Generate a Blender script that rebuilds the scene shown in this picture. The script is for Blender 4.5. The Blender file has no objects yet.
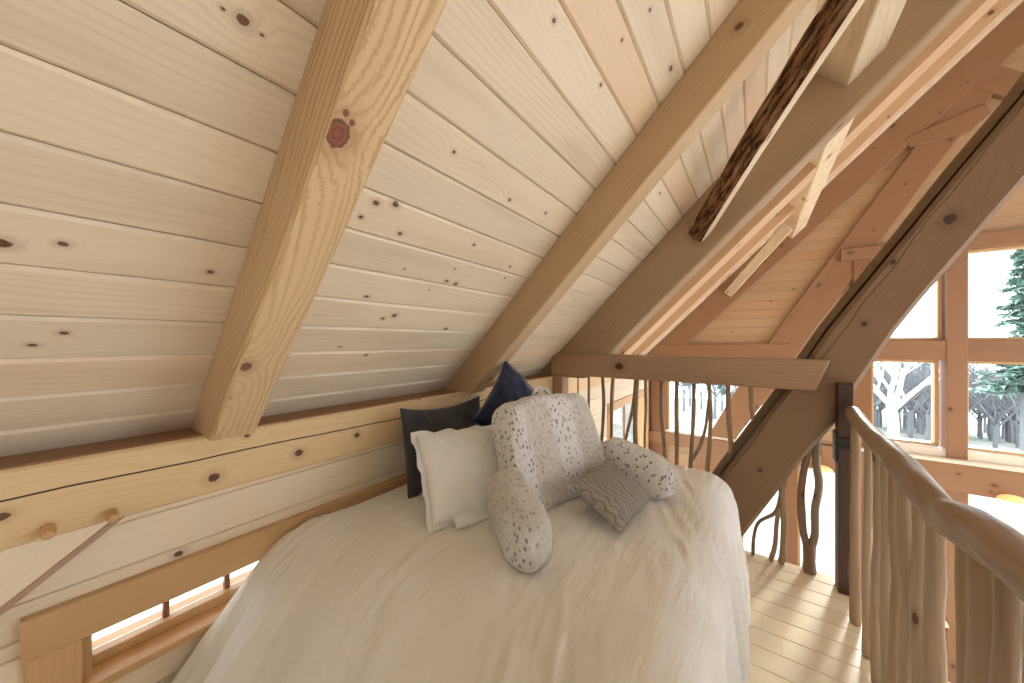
import bpy, math, random
from mathutils import Vector, noise as mnoise
random.seed(7)
C = bpy.context.scene.collection
V = Vector
PI = math.pi
# ------------------------------------------------------------------ camera model
F_PX, CX, CY, EYE = 341.0, 512.0, 341.5, 1.5
SN, CS = 0.5787, 0.8155
def ray(u, v):
    d = (u - CX) / F_PX
    return V((-SN + d * CS, CS + d * SN, (CY - v) / F_PX))
def on_y(u, v, Y):
    d = ray(u, v); return V((0, 0, EYE)) + d * (Y / d.y)
def on_x(u, v, X):
    d = ray(u, v); return V((0, 0, EYE)) + d * (X / d.x)
def on_z(u, v, Z):
    d = ray(u, v); return V((0, 0, EYE)) + d * ((Z - EYE) / d.z)

# ------------------------------------------------------------------ mesh builder
class MB:
    def __init__(s): s.v = []; s.f = []; s.uv = []; s.r = []
    def add(s, verts, faces, uvs=None, rnd=0.5):
        o = len(s.v); s.v += [tuple(p) for p in verts]; s.r += [rnd] * len(verts)
        for i, f in enumerate(faces):
            s.f.append([o + k for k in f])
            s.uv.append(uvs[i] if uvs else [(verts[k][0], verts[k][1] + verts[k][2]) for k in f])
    def build(s, name, mat, parent=None, smooth=False, loc=None):
        me = bpy.data.meshes.new(name); me.from_pydata(s.v, [], s.f)
        ul = me.uv_layers.new(name='UVMap'); k = 0
        for fu in s.uv:
            for q in fu: ul.data[k].uv = q; k += 1
        at = me.attributes.new('rnd', 'FLOAT', 'POINT'); at.data.foreach_set('value', s.r)
        if mat: me.materials.append(mat)
        if smooth: me.polygons.foreach_set('use_smooth', [True] * len(me.polygons))
        me.update()
        o = bpy.data.objects.new(name, me); C.objects.link(o)
        if parent: o.parent = parent
        if loc: o.location = loc
        return o

def tag(o, label=None, cat=None, group=None, kind=None):
    if label: o['label'] = label
    if cat: o['category'] = cat
    if group: o['group'] = group
    if kind: o['kind'] = kind
    return o
def empty(name, loc=(0, 0, 0)):
    o = bpy.data.objects.new(name, None); o.empty_display_size = .1; C.objects.link(o); o.location = loc
    return o
def struct(o): o['kind'] = 'structure'; return o

def beam(mb, p0, p1, a, w, h, ch=.006, n=None, wob=.0015, uo=None, rnd=None, cut0=0, cut1=0):
    """squared timber from p0 to p1 (centre line); a = width direction, face -b unwraps first"""
    p0, p1, a = V(p0), V(p1), V(a).normalized()
    ax = (p1 - p0); L = ax.length; ax.normalize()
    a = (a - ax * a.dot(ax)).normalized(); b = ax.cross(a).normalized()
    if b.z < -1e-6 or (abs(b.z) < 1e-6 and b.y < 0): b = -b
    if uo is None: uo = (random.uniform(0, 40), random.uniform(0, 40))
    if rnd is None: rnd = random.random()
    hw, hh = w / 2, h / 2
    pr = [(-hw + ch, -hh), (hw - ch, -hh), (hw, -hh + ch), (hw, hh - ch), (hw - ch, hh), (-hw + ch, hh), (-hw, hh - ch), (-hw, -hh + ch)]
    vv = [0]
    for i in range(8):
        q, r = pr[i], pr[(i + 1) % 8]; vv.append(vv[-1] + math.hypot(q[0] - r[0], q[1] - r[1]))
    n = n or max(1, int(L / .25)); vs = []; fs = []; uv = []
    for i in range(n + 1):
        t = i / n
        for j, (x, y) in enumerate(pr):
            k = 1 + mnoise.noise(V((t * L * 2.1 + uo[0], j * .7, uo[1]))) * wob * 8
            sh = ax * ((cut0 * y if i == 0 else 0) + (cut1 * y if i == n else 0))
            vs.append(p0 + ax * (t * L) + a * x * k + b * y * k + sh)
    for i in range(n):
        for j in range(8):
            j2 = (j + 1) % 8
            fs.append((i * 8 + j, i * 8 + j2, (i + 1) * 8 + j2, (i + 1) * 8 + j))
            u0, u1 = i / n * L + uo[0], (i + 1) / n * L + uo[0]
            uv.append([(u0, vv[j] + uo[1]), (u0, vv[j + 1] + uo[1]), (u1, vv[j + 1] + uo[1]), (u1, vv[j] + uo[1])])
    for base, rev in ((0, True), (n * 8, False)):
        ids = [base + j for j in range(8)]
        if rev: ids = ids[::-1]
        fs.append(tuple(ids)); uv.append([(pr[k - base][0] * .3 + uo[0] + 5, pr[k - base][1] + uo[1]) for k in ids])
    # fix winding
    if ax.cross(a).dot(b) < 0:
        fs = [f[::-1] for f in fs]; uv = [q[::-1] for q in uv]
    mb.add(vs, fs, uv, rnd)

def box(mb, x0, x1, y0, y1, z0, z1, rnd=None, grain='x', uo=None):
    d = {'x': ((x0, (y0 + y1) / 2, (z0 + z1) / 2), (x1, (y0 + y1) / 2, (z0 + z1) / 2), (0, 1, 0), y1 - y0, z1 - z0),
         'y': (((x0 + x1) / 2, y0, (z0 + z1) / 2), ((x0 + x1) / 2, y1, (z0 + z1) / 2), (1, 0, 0), x1 - x0, z1 - z0),
         'z': (((x0 + x1) / 2, (y0 + y1) / 2, z0), ((x0 + x1) / 2, (y0 + y1) / 2, z1), (1, 0, 0), x1 - x0, y1 - y0)}[grain]
    ch = min(.004, (d[3]) * .2, (d[4]) * .2)
    beam(mb, *d, ch=ch, n=1, wob=0, rnd=rnd, uo=uo)

def prism_y(mb, pts, y0, y1, grain, uo=(0, 0), rnd=.5, ch=.008):
    """outline (list of (x,z)) with thickness from y0 to y1, chamfered front edge; grain=(gx,gz)"""
    g = V((grain[0], grain[1])).normalized(); p = V((-g.y, g.x)); n = len(pts)
    area = sum(pts[i][0] * pts[(i + 1) % n][1] - pts[(i + 1) % n][0] * pts[i][1] for i in range(n))
    if area < 0: pts = pts[::-1]
    P2 = [V(q) for q in pts]; ins = []
    for i in range(n):
        e1 = (P2[i] - P2[i - 1]).normalized(); e2 = (P2[(i + 1) % n] - P2[i]).normalized()
        nn = V((-e1.y, e1.x)) + V((-e2.y, e2.x))
        ins.append(P2[i] + nn.normalized() * ch / max(.4, nn.length / 2))
    vs = [(q.x, y0, q.y) for q in ins] + [(q.x, y0 + ch, q.y) for q in P2] + [(q.x, y1, q.y) for q in P2]
    def U(k): q = V((vs[k][0], vs[k][2])); return (q.dot(g) + uo[0], q.dot(p) + uo[1])
    fs = [tuple(range(n)), tuple(range(3 * n - 1, 2 * n - 1, -1))]; uv = [[U(k) for k in f] for f in fs]
    for i in range(n):
        j = (i + 1) % n
        for o in (0, n):
            f = (o + j, o + i, o + n + i, o + n + j); fs.append(f)
            uv.append([(U(k)[0], U(k)[1] + (vs[k][1] - y0)) for k in f])
    mb.add(vs, [f[::1] for f in fs], uv, rnd)

def catmull(pts, per=6):
    pts = [V(p) for p in pts]; out = []
    q = [pts[0] * 2 - pts[1]] + pts + [pts[-1] * 2 - pts[-2]]
    for i in range(1, len(q) - 2):
        for k in range(per):
            t = k / per; a, b, c, d = q[i - 1], q[i], q[i + 1], q[i + 2]
            out.append(.5 * ((2 * b) + (c - a) * t + (2 * a - 5 * b + 4 * c - d) * t * t + (3 * b - a - 3 * c + d) * t ** 3))
    out.append(pts[-1]); return out

def tube(mb, pts, rads, n=10, per=6, bumps=.0, uo=None, rnd=None, flat=1.0, dome=True):
    m = len(pts); cl = catmull(pts, per); N = len(cl)
    rr = []
    for i in range(N):
        t = i / (N - 1) * (m - 1); k = min(int(t), m - 2); rr.append(rads[k] + (rads[k + 1] - rads[k]) * (t - k))
    if uo is None: uo = (random.uniform(0, 40), random.uniform(0, 40))
    if rnd is None: rnd = random.random()
    if dome:
        t0 = (cl[0] - cl[1]).normalized(); t1 = (cl[-1] - cl[-2]).normalized()
        a0, a1, r0, r1 = cl[0], cl[-1], rr[0], rr[-1]
        cl = [a0 + t0 * r0 * .45, a0 + t0 * r0 * .3] + cl + [a1 + t1 * r1 * .3, a1 + t1 * r1 * .45]
        rr = [r0 * .35, r0 * .8] + rr + [r1 * .8, r1 * .35]; N += 4
    tg = (cl[1] - cl[0]).normalized(); a = tg.orthogonal().normalized(); vs = []; fs = []; uv = []; L = 0; us = []
    for i in range(N):
        t2 = (cl[min(i + 1, N - 1)] - cl[max(i - 1, 0)]).normalized()
        a = (a - t2 * a.dot(t2)).normalized(); b = t2.cross(a)
        if i: L += (cl[i] - cl[i - 1]).length
        us.append(L)
        for j in range(n):
            th = 2 * PI * j / n
            d = a * math.cos(th) + b * math.sin(th) * flat
            k = 1 + bumps * mnoise.noise(V((cl[i].x * 9 + math.cos(th), cl[i].y * 9 + math.sin(th), cl[i].z * 9 + uo[0])))
            vs.append(cl[i] + d * rr[i] * k)
    rm = max(rr)
    for i in range(N - 1):
        for j in range(n):
            j2 = (j + 1) % n
            fs.append((i * n + j, i * n + j2, (i + 1) * n + j2, (i + 1) * n + j))
            v0, v1 = j / n * 2 * PI * rm, (j + 1) / n * 2 * PI * rm
            uv.append([(us[i] + uo[0], v0 + uo[1]), (us[i] + uo[0], v1 + uo[1]), (us[i + 1] + uo[0], v1 + uo[1]), (us[i + 1] + uo[0], v0 + uo[1])])
    for base, rev in ((0, True), ((N - 1) * n, False)):
        ids = [base + j for j in range(n)]
        if rev: ids = ids[::-1]
        fs.append(tuple(ids)); uv.append([(uo[0] + math.cos(q), uo[1] + math.sin(q)) for q in range(n)])
    mb.add(vs, fs, uv, rnd)

# ------------------------------------------------------------------ materials
class NT:
    def __init__(s, name):
        s.m = bpy.data.materials.new(name); s.m.use_nodes = True; s.t = s.m.node_tree; s.t.nodes.clear()
        s.out = s.t.nodes.new('ShaderNodeOutputMaterial')
    def n(s, typ, **kw):
        o = s.t.nodes.new(typ)
        for k, v in kw.items(): setattr(o, k, v)
        return o
    def put(s, sock, val):
        if isinstance(val, bpy.types.NodeSocket): s.t.links.new(val, sock)
        else: sock.default_value = val
    def math(s, op, a, b=0.0, c=0.0, clamp=False):
        o = s.n('ShaderNodeMath', operation=op, use_clamp=clamp)
        s.put(o.inputs[0], a); s.put(o.inputs[1], b); s.put(o.inputs[2], c); return o.outputs[0]
    def vmath(s, op, a, b=(0, 0, 0)):
        o = s.n('ShaderNodeVectorMath', operation=op); s.put(o.inputs[0], a); s.put(o.inputs[1], b)
        return o.outputs['Value'] if op in ('LENGTH', 'DOT_PRODUCT', 'DISTANCE') else o.outputs[0]
    def noise(s, vec, scale=1, detail=2, rough=.5, dim='3D'):
        o = s.n('ShaderNodeTexNoise', noise_dimensions=dim); s.put(o.inputs['Vector'], vec)
        o.inputs['Scale'].default_value = scale; o.inputs['Detail'].default_value = detail; o.inputs['Roughness'].default_value = rough
        return o.outputs['Fac']
    def mix(s, f, a, b, blend='MIX'):
        o = s.n('ShaderNodeMix', data_type='RGBA', blend_type=blend); s.put(o.inputs[0], f)
        s.put(o.inputs[6], a if not isinstance(a, tuple) else (*a, 1)[:4]); s.put(o.inputs[7], b if not isinstance(b, tuple) else (*b, 1)[:4])
        return o.outputs[2]
    def step(s, x, lo, hi, a=0.0, b=1.0):
        o = s.n('ShaderNodeMapRange', interpolation_type='SMOOTHSTEP'); s.put(o.inputs[0], x)
        o.inputs[1].default_value = lo; o.inputs[2].default_value = hi; o.inputs[3].default_value = a; o.inputs[4].default_value = b
        return o.outputs[0]
    def bsdf(s, col, rough=.5, bump=None, bstr=.2, bdist=.01, spec=.4, **kw):
        o = s.n('ShaderNodeBsdfPrincipled')
        s.put(o.inputs['Base Color'], col if not isinstance(col, tuple) else (*col, 1)[:4]); s.put(o.inputs['Roughness'], rough)
        o.inputs['Specular IOR Level'].default_value = spec
        for k, v in kw.items(): s.put(o.inputs[k.replace('_', ' ')], v)
        if bump is not None:
            b = s.n('ShaderNodeBump'); b.inputs['Strength'].default_value = bstr; b.inputs['Distance'].default_value = bdist
            s.put(b.inputs['Height'], bump); s.t.links.new(b.outputs[0], o.inputs['Normal'])
        s.t.links.new(o.outputs[0], s.out.inputs[0]); return s.m

def wood(name, light, dark, tint=None, ring=45, rs=.5, kd=.15, krad=.013, knots=(), rough=.55, warp=2.2, cell=.22,
         knotcol=(.12, .05, .03), rim=(.03, .015, .01), cracks=(), spec=.3, mott=.25, kstretch=.75, bstr=.15, fine=.12):
    t = NT(name); uvn = t.n('ShaderNodeUVMap', uv_map='UVMap').outputs[0]
    sp = t.n('ShaderNodeSeparateXYZ'); t.put(sp.inputs[0], uvn); u, v = sp.outputs[0], sp.outputs[1]
    rn = t.n('ShaderNodeAttribute', attribute_name='rnd').outputs['Fac']
    D = None
    if kd > 0:
        vo = t.n('ShaderNodeTexVoronoi', voronoi_dimensions='2D', feature='F1'); vo.inputs['Scale'].default_value = 1 / cell
        t.put(vo.inputs['Vector'], t.vmath('MULTIPLY', uvn, (kstretch, 1, 1)))
        sc = t.n('ShaderNodeSeparateColor'); t.put(sc.inputs[0], vo.outputs['Color'])
        rad = t.math('MULTIPLY_ADD', sc.outputs[1], krad / cell, krad * .45 / cell)
        D = t.math('ADD', t.math('DIVIDE', vo.outputs['Distance'], rad), t.math('MULTIPLY', t.math('GREATER_THAN', sc.outputs[0], kd), 100))
    for (ku, kv, kr) in knots:
        d = t.vmath('LENGTH', t.vmath('MULTIPLY', t.vmath('SUBTRACT', uvn, (ku, kv, 0)), (.8 / kr, 1 / kr, 0)))
        D = d if D is None else t.math('MINIMUM', D, d)
    if D is None: D = t.math('ADD', 50.0, 0.0)
    wob = t.noise(t.vmath('MULTIPLY', uvn, (85, 85, 1)), 1, 3)
    D = t.math('MULTIPLY', D, t.math('MULTIPLY_ADD', wob, .6, .7))
    # growth rings bending round the knots
    lown = t.noise(t.vmath('MULTIPLY', uvn, (.9, 5, 1)), 1, 3, .5)
    bend = t.math('EXPONENT', t.math('MULTIPLY', D, -.33))
    ph = t.math('ADD', t.math('ADD', t.math('MULTIPLY', v, ring), t.math('MULTIPLY', lown, warp * 3)), t.math('MULTIPLY', bend, 5))
    line = t.math('POWER', t.math('MULTIPLY_ADD', t.math('SINE', t.math('MULTIPLY', ph, 2 * PI)), .5, .5), 2.5)
    patch = t.noise(t.vmath('MULTIPLY', uvn, (.7, 4, 1)), 1.3, 2)
    line = t.math('MULTIPLY', line, t.step(patch, .3, .65, .25, 1.0))
    fg = t.noise(t.vmath('MULTIPLY', uvn, (6, 260, 1)), 1, 2)
    fac = t.math('ADD', t.math('MULTIPLY', line, rs), t.math('MULTIPLY', t.math('SUBTRACT', fg, .5), fine * 3), clamp=True)
    lt = light
    if tint: lt = t.mix(t.step(rn, .45, .95), light, tint)
    base = t.mix(fac, lt, dark)
    base = t.mix(t.math('MULTIPLY', t.step(t.noise(t.vmath('MULTIPLY', uvn, (1.2, 7, 1)), 1, 3), .45, .75), mott), base, dark)
    val = t.n('ShaderNodeHueSaturation'); t.put(val.inputs['Color'], base); t.put(val.inputs['Value'], t.math('MULTIPLY_ADD', rn, .16, .92))
    base = val.outputs[0]
    halo = t.step(D, 1.0, 3.2, .35, 0.0)
    base = t.mix(halo, base, tuple(.5 * (a + b) for a, b in zip(dark, knotcol)))
    base = t.mix(t.step(D, .92, 1.10, .8, 0.0), base, rim)
    inner = t.mix(t.math('MULTIPLY_ADD', t.math('SINE', t.math('MULTIPLY', D, 11)), .5, .5), knotcol, tuple(min(1, c * 1.35) for c in knotcol))
    base = t.mix(t.step(D, .74, .98, 1.0, 0.0), base, inner)
    for (c0, c1, width, u0, u1, slope) in cracks:   # dark seasoning checks running with the grain
        cen = t.math('ADD', t.math('MULTIPLY_ADD', u, slope, c0), t.math('MULTIPLY', t.math('SUBTRACT', t.noise(t.vmath('MULTIPLY', uvn, (1.6, 0, 0)), 1, 4), .5), c1))
        dist = t.math('ABSOLUTE', t.math('SUBTRACT', v, cen))
        m = t.math('MULTIPLY', t.step(dist, width * .6, width, 1.0, 0.0), t.math('MULTIPLY', t.math('GREATER_THAN', u, u0), t.math('LESS_THAN', u, u1)))
        base = t.mix(m, base, (.02, .014, .01))
    hgt = t.math('MULTIPLY_ADD', line, -.5, fg)
    rr = t.math('MULTIPLY_ADD', fg, .15, rough - .07)
    return t.bsdf(base, rr, hgt, bstr, .002, spec)

def plain(name, col, rough=.6, var=.15, scale=30, spec=.3, bstr=.1, **kw):
    t = NT(name); co = t.n('ShaderNodeTexCoord').outputs['Object']
    nz = t.noise(co, scale, 3)
    hs = t.n('ShaderNodeHueSaturation'); hs.inputs['Color'].default_value = (*col, 1)
    t.put(hs.inputs['Value'], t.math('MULTIPLY_ADD', nz, var * 2, 1 - var))
    return t.bsdf(hs.outputs[0], rough, nz, bstr, .004, spec, **kw)

def fabric(name, col, col2=None, weave=700, rough=.9, bstr=.25, sheen=.3, scale=6, wrinkle=False):
    t = NT(name); co = t.n('ShaderNodeTexCoord').outputs['Object']; uvn = t.n('ShaderNodeUVMap', uv_map='UVMap').outputs[0]
    sp = t.n('ShaderNodeSeparateXYZ'); t.put(sp.inputs[0], uvn)
    wv = t.math('MULTIPLY', t.math('SINE', t.math('MULTIPLY', sp.outputs[0], weave)), t.math('SINE', t.math('MULTIPLY', sp.outputs[1], weave)))
    nz = t.noise(co, scale, 4)
    c = t.mix(t.step(nz, .35, .7), col, col2 or tuple(x * .9 for x in col))
    c = t.mix(t.math('MULTIPLY_ADD', wv, .06, .06), c, tuple(x * .6 for x in col))
    if wrinkle:
        mp = t.n('ShaderNodeMapping'); t.put(mp.inputs[0], uvn); mp.inputs['Rotation'].default_value = (0, 0, .45); mp.inputs['Scale'].default_value = (17, 3.2, 1)
        mp2 = t.n('ShaderNodeMapping'); t.put(mp2.inputs[0], uvn); mp2.inputs['Rotation'].default_value = (0, 0, .2); mp2.inputs['Scale'].default_value = (38, 8, 1)
        wr = t.math('ADD', t.math('POWER', t.noise(mp.outputs[0], 1, 4, .6), 2), t.math('MULTIPLY', t.noise(mp2.outputs[0], 1, 3), .3))
        wr = t.math('MULTIPLY', wr, t.step(t.noise(uvn, 2.2, 2), .35, .6, .25, 1.0))
        return t.bsdf(c, rough, wr, .55, .035, .15, Sheen_Weight=sheen)
    return t.bsdf(c, rough, t.math('ADD', wv, t.math('MULTIPLY', t.noise(co, 90, 3), 1.5)), bstr, .0015, .15, Sheen_Weight=sheen)

def glass_mat():
    t = NT('window_glass'); tr = t.n('ShaderNodeBsdfTransparent'); tr.inputs[0].default_value = (.96, .98, .97, 1)
    gl = t.n('ShaderNodeBsdfGlossy'); gl.inputs['Roughness'].default_value = .02
    fr = t.n('ShaderNodeFresnel'); fr.inputs[0].default_value = 1.35
    mx = t.n('ShaderNodeMixShader'); t.put(mx.inputs[0], t.math('MULTIPLY', fr.outputs[0], .6))
    t.t.links.new(tr.outputs[0], mx.inputs[1]); t.t.links.new(gl.outputs[0], mx.inputs[2]); t.t.links.new(mx.outputs[0], t.out.inputs[0])
    return t.m
M = {}
def ceil_uv(u_, v_):
    d = ray(u_, v_); k = 1.397 / (d.z - d.x); i = math.floor((d.x * k + 1.743) / .1)
    return (d.y * k, 10 * i + (d.x * k + 1.743 - i * .1) / math.sqrt(.5))
CK = [(454, 152, 7), (509.5, 200, 8), (545.6, 213, 8), (376, 203, 11), (395.6, 204.5, 12), (400, 233.7, 9), (474, 244.8, 8), (510, 266.6, 8), (404.5, 269, 5), (446.7, 281, 9),
      (455.6, 284, 11), (505, 278, 6), (455, 269, 5), (361, 217, 8), (210, 272, 8), (382.7, 318.6, 9), (394.4, 315.5, 12), (366, 355, 8), (1, 243, 13), (63, 244, 8), (64, 333, 8),
      (554, 20.6, 8), (600.8, 85, 8), (454, 152.3, 6), (223, 9, 4), (243, 20, 11), (262, 35, 4), (650, 10, 7), (622, 40, 7), (700, 120, 8), (640, 250, 7), (610, 285, 7), (575, 300, 6)]
M['ceil'] = wood('pale_pine_boards', knots=[(*ceil_uv(a, b), r * .00074) for a, b, r in CK], light=(.77, .655, .49), dark=(.50, .36, .22), tint=(.68, .50, .345), ring=50, rs=.22, kd=.10, krad=.0058, cell=.15, rough=.42, spec=.45, mott=.34, kstretch=.6, knotcol=(.14, .06, .035))
M['wallboard'] = wood('pine_wall_boards', (.80, .685, .505), (.60, .45, .28), ring=45, rs=.22, kd=.10, krad=.010, cell=.25, rough=.5, mott=.15)
M['sidingfar'] = wood('warm_gable_boards', (.49, .32, .19), (.36, .21, .11), tint=(.45, .265, .145), ring=50, rs=.4, kd=.25, krad=.011, rough=.6)
M['casing'] = wood('window_casing_pine', (.60, .38, .19), (.48, .27, .12), ring=60, rs=.3, kd=.03, krad=.008, rough=.45)
M['orange'] = wood('orange_fir', (.26, .12, .058), (.18, .08, .038), ring=70, rs=.35, kd=.12, krad=.012, cell=.3, rough=.5)
M['gablebeam'] = wood('rosy_pine_timber', (.30, .155, .08), (.21, .10, .05), ring=60, rs=.4, kd=.3, krad=.014, cell=.22, rough=.55)
M['timber'] = wood('brown_weathered_timber', (.42, .27, .17), (.26, .15, .085), ring=50, rs=.45, kd=.22, krad=.018, cell=.3, rough=.6, knotcol=(.07, .035, .02))
M['rafter'] = wood('pine_rafter', (.54, .37, .215), (.37, .23, .12), ring=60, rs=.5, kd=.12, krad=.012, cell=.25, rough=.5)
M['principal'] = wood('principal_rafter_wood', (.41, .28, .165), (.26, .16, .085), ring=40, rs=.45, kd=.25, krad=.016, cell=.3, rough=.55)
M['farrafter'] = wood('far_rafter_wood', (.60, .40, .25), (.44, .26, .14), ring=55, rs=.35, kd=.3, krad=.012, cell=.25, rough=.5)
M['palebeam'] = wood('pale_pine_beam', (.70, .56, .40), (.46, .30, .17), ring=30, rs=.5, kd=.35, krad=.018, cell=.22, rough=.55, warp=4)
M['floor'] = wood('pine_floor', (.78, .67, .48), (.62, .48, .29), tint=(.74, .61, .41), ring=30, rs=.22, kd=.14, krad=.009, cell=.24, rough=.32, spec=.5)
M['stick'] = wood('peeled_stick_wood', (.37, .27, .175), (.22, .145, .085), tint=(.31, .21, .125), ring=40, rs=.35, kd=.35, krad=.009, cell=.13, rough=.6, kstretch=.5)
M['stickdark'] = wood('weathered_grey_stick', (.30, .23, .16), (.17, .12, .08), tint=(.22, .13, .08), ring=40, rs=.35, kd=.2, krad=.008, cell=.15, rough=.65, kstretch=.5)
M['rail'] = wood('log_handrail', (.30, .20, .118), (.17, .10, .055), ring=35, rs=.4, kd=.35, krad=.016, cell=.2, rough=.42, spec=.45, kstretch=.6)
M['darkpost'] = wood('dark_stained_post', (.075, .04, .028), (.03, .018, .014), ring=60, rs=.5, kd=0, rough=.5)
M['glass'] = glass_mat()
M['sill'] = wood('pale_sill', (.80, .70, .56), (.66, .52, .36), ring=60, rs=.2, kd=0, rough=.3, spec=.5)  # pale tone stands in for sky reflected on the gable sills
M['brass'] = plain('dark_metal', (.02, .016, .014), .5, .1)
M['bouncewhite'] = plain('white_bounce_coat', (.82, .81, .80), .8, .05, 8)  # white put on unseen surfaces to bounce brighter, neutral light
def bark_mat():
    t = NT('bark_edge'); co = t.n('ShaderNodeUVMap', uv_map='UVMap').outputs[0]
    n1 = t.noise(t.vmath('MULTIPLY', co, (13, 48, 1)), 1, 6, .7); n2 = t.noise(t.vmath('MULTIPLY', co, (5, 30, 1)), 1, 3)
    c = t.mix(t.step(n1, .42, .6), (.03, .015, .01), (.30, .13, .05)); c = t.mix(t.math('MULTIPLY', t.step(n2, .5, .65), .6), c, (.42, .27, .16))
    return t.bsdf(c, .8, n1, .9, .02, .2)
M['bark'] = bark_mat()

# ------------------------------------------------------------------ the setting
D_ = 1.55                                   # wall plate face at x = -1.55
CEIL = 2.897                                # ceiling surface z = x + CEIL
YA, YB = -1.7, 6.9; FZ = -2.75; XW = -1.6
Y3, YG = 2.87, 6.7
S2 = math.sqrt(.5)
# ceiling: boards run along y
mb = MB(); x = -1.743; bi = -1
while x < 3.05:
    x1 = x + .1; bi += 1
    for (ya, yb) in ((YA, YB),):
        rnd = random.random(); uo = (0, 10 * bi)
        c = .0045; nrm = V((S2, 0, -S2)); L = .1 / S2
        def pt(s, d, y): return V((x + s * S2, y, x + s * S2 + CEIL)) + nrm * d
        prof = [(.001, -.02), (.001, -.007), (.009, 0), (L - .0095, 0), (L - .001, -.007), (L - .001, -.02)]
        vs = [pt(s, d, ya) for s, d in prof] + [pt(s, d, yb) for s, d in prof]
        fs = []; uv = []
        for j in range(5):
            fs.append((j, j + 6, j + 7, j + 1))
            uv.append([(ya + uo[0], prof[j][0] + uo[1]), (yb + uo[0], prof[j][0] + uo[1]), (yb + uo[0], prof[j + 1][0] + uo[1]), (ya + uo[0], prof[j + 1][0] + uo[1])])
        fs.append((0, 5, 11, 6)); uv.append([(0, 0)] * 4)
        fs.append((0, 1, 2, 3, 4, 5)); uv.append([(0, 0)] * 6)
        fs.append((11, 10, 9, 8, 7, 6)); uv.append([(0, 0)] * 6)
        mb.add(vs, fs, uv, rnd)
    x = x1
struct(mb.build('ceiling', M['ceil']))
# roof panel behind the ceiling boards
mb = MB(); beam(mb, V((-2.1, (YA + YB) / 2, -2.1 + CEIL)) + V((-S2, 0, S2)) * .08, V((3.05, (YA + YB) / 2, 3.05 + CEIL)) + V((-S2, 0, S2)) * .08, (0, 1, 0), YB - YA, .11, n=1, wob=0)
struct(mb.build('ceiling_roof_deck', M['ceil']))

def boards(mb, axis, fixed, thick, a0, a1, z0, z1, zstart, pitch=.14, clipf=None):
    """horizontal siding boards; axis 'y' = wall in the plane x=fixed facing +x, 'x' = wall y=fixed facing -y"""
    k = math.floor((z0 - zstart) / pitch); z = zstart + k * pitch
    while z < z1 - 1e-6:
        b0, b1 = max(z, z0), min(z + pitch, z1); z += pitch
        if b1 - b0 < .004: continue
        A0, A1 = a0, a1
        if clipf:
            r = clipf(b0, b1)
            if not r: continue
            A0, A1 = max(a0, r[0]), min(a1, r[1])
            if A1 - A0 < .01: continue
        rnd = random.random()
        if axis == 'y': 
            box(mb, fixed - thick, fixed, A0, A1, b0, b1 - .0015, rnd, 'y')
        else: box(mb, A0, A1, fixed, fixed + thick, b0, b1 - .0015, rnd, 'x')

FZ = -2.75                                  # main floor below the loft
XW = -1.6
mb = MB()   # unseen opposite roof slope, added to steer light; side below left open for daylight
beam(mb, V((3.05, (YA + YB) / 2, 3.05 + CEIL)) + V((S2, 0, S2)) * .06, V((5.9, (YA + YB) / 2, 3.05 + CEIL - 2.85)) + V((S2, 0, S2)) * .06, (0, 1, 0), YB - YA, .12, n=1, wob=0)
struct(mb.build('ceiling_right_unseen', M['bouncewhite']))
mb = MB(); prism_y(mb, [(XW - .15, FZ), (6.0, FZ), (6.0, 3.0), (3.05, 5.95), (XW - .15, 1.15)], YA - .12, YA, (1, 0))
struct(mb.build('wall_back_unseen', M['bouncewhite']))  # unseen back wall, added to cut the flat light behind the camera
mb = MB(); boards(mb, 'y', 6.03, .03, YA, 2.6, FZ, 3.0, FZ); box(mb, 6.031, 6.15, YA, 2.6, FZ, 3.0, .5, 'y'); struct(mb.build('wall_right_unseen', M['bouncewhite']))  # unseen wall, added but cut short so daylight enters near the gable

W1 = (.083, 1.15, .49, .70)                 # low window in the left wall: y0,y1,z0,z1
W2 = (4.55, 6.45, -1.3, .60)
mb = MB(); zs = .797 - .14 * 40
boards(mb, 'y', XW, .03, YA, 2.85, W1[3], 1.0, zs)
boards(mb, 'y', XW, .03, YA, W1[0], W1[2], W1[3], zs); boards(mb, 'y', XW, .03, W1[1], 2.85, W1[2], W1[3], zs)
boards(mb, 'y', XW, .03, YA, 2.85, 0, W1[2], zs)
boards(mb, 'y', XW, .03, 3.07, YG, W2[3], 1.0, zs)
boards(mb, 'y', XW, .03, 3.07, W2[0], W2[2], W2[3], zs); boards(mb, 'y', XW, .03, W2[1], YG, W2[2], W2[3], zs)
boards(mb, 'y', XW, .03, 3.07, YG, FZ, W2[2], zs)
struct(mb.build('wall_left', M['wallboard']))
mb = MB()   # solid sheathing behind the boards
for (ya, yb, za, zb) in ((YA, YG, .70, 1.0), (YA, W1[0], W1[2], .70), (W1[1], W2[0], W1[2], .70), (YA, W2[0], FZ, W1[2]), (W2[1], YG + .2, FZ, .70), (W2[0], W2[1], W2[3], .70), (W2[0], W2[1], FZ, W2[2])):
    box(mb, XW - .15, XW - .031, ya, yb, za, zb, .5, 'y')
struct(mb.build('wall_left_sheathing', M['wallboard']))

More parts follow.
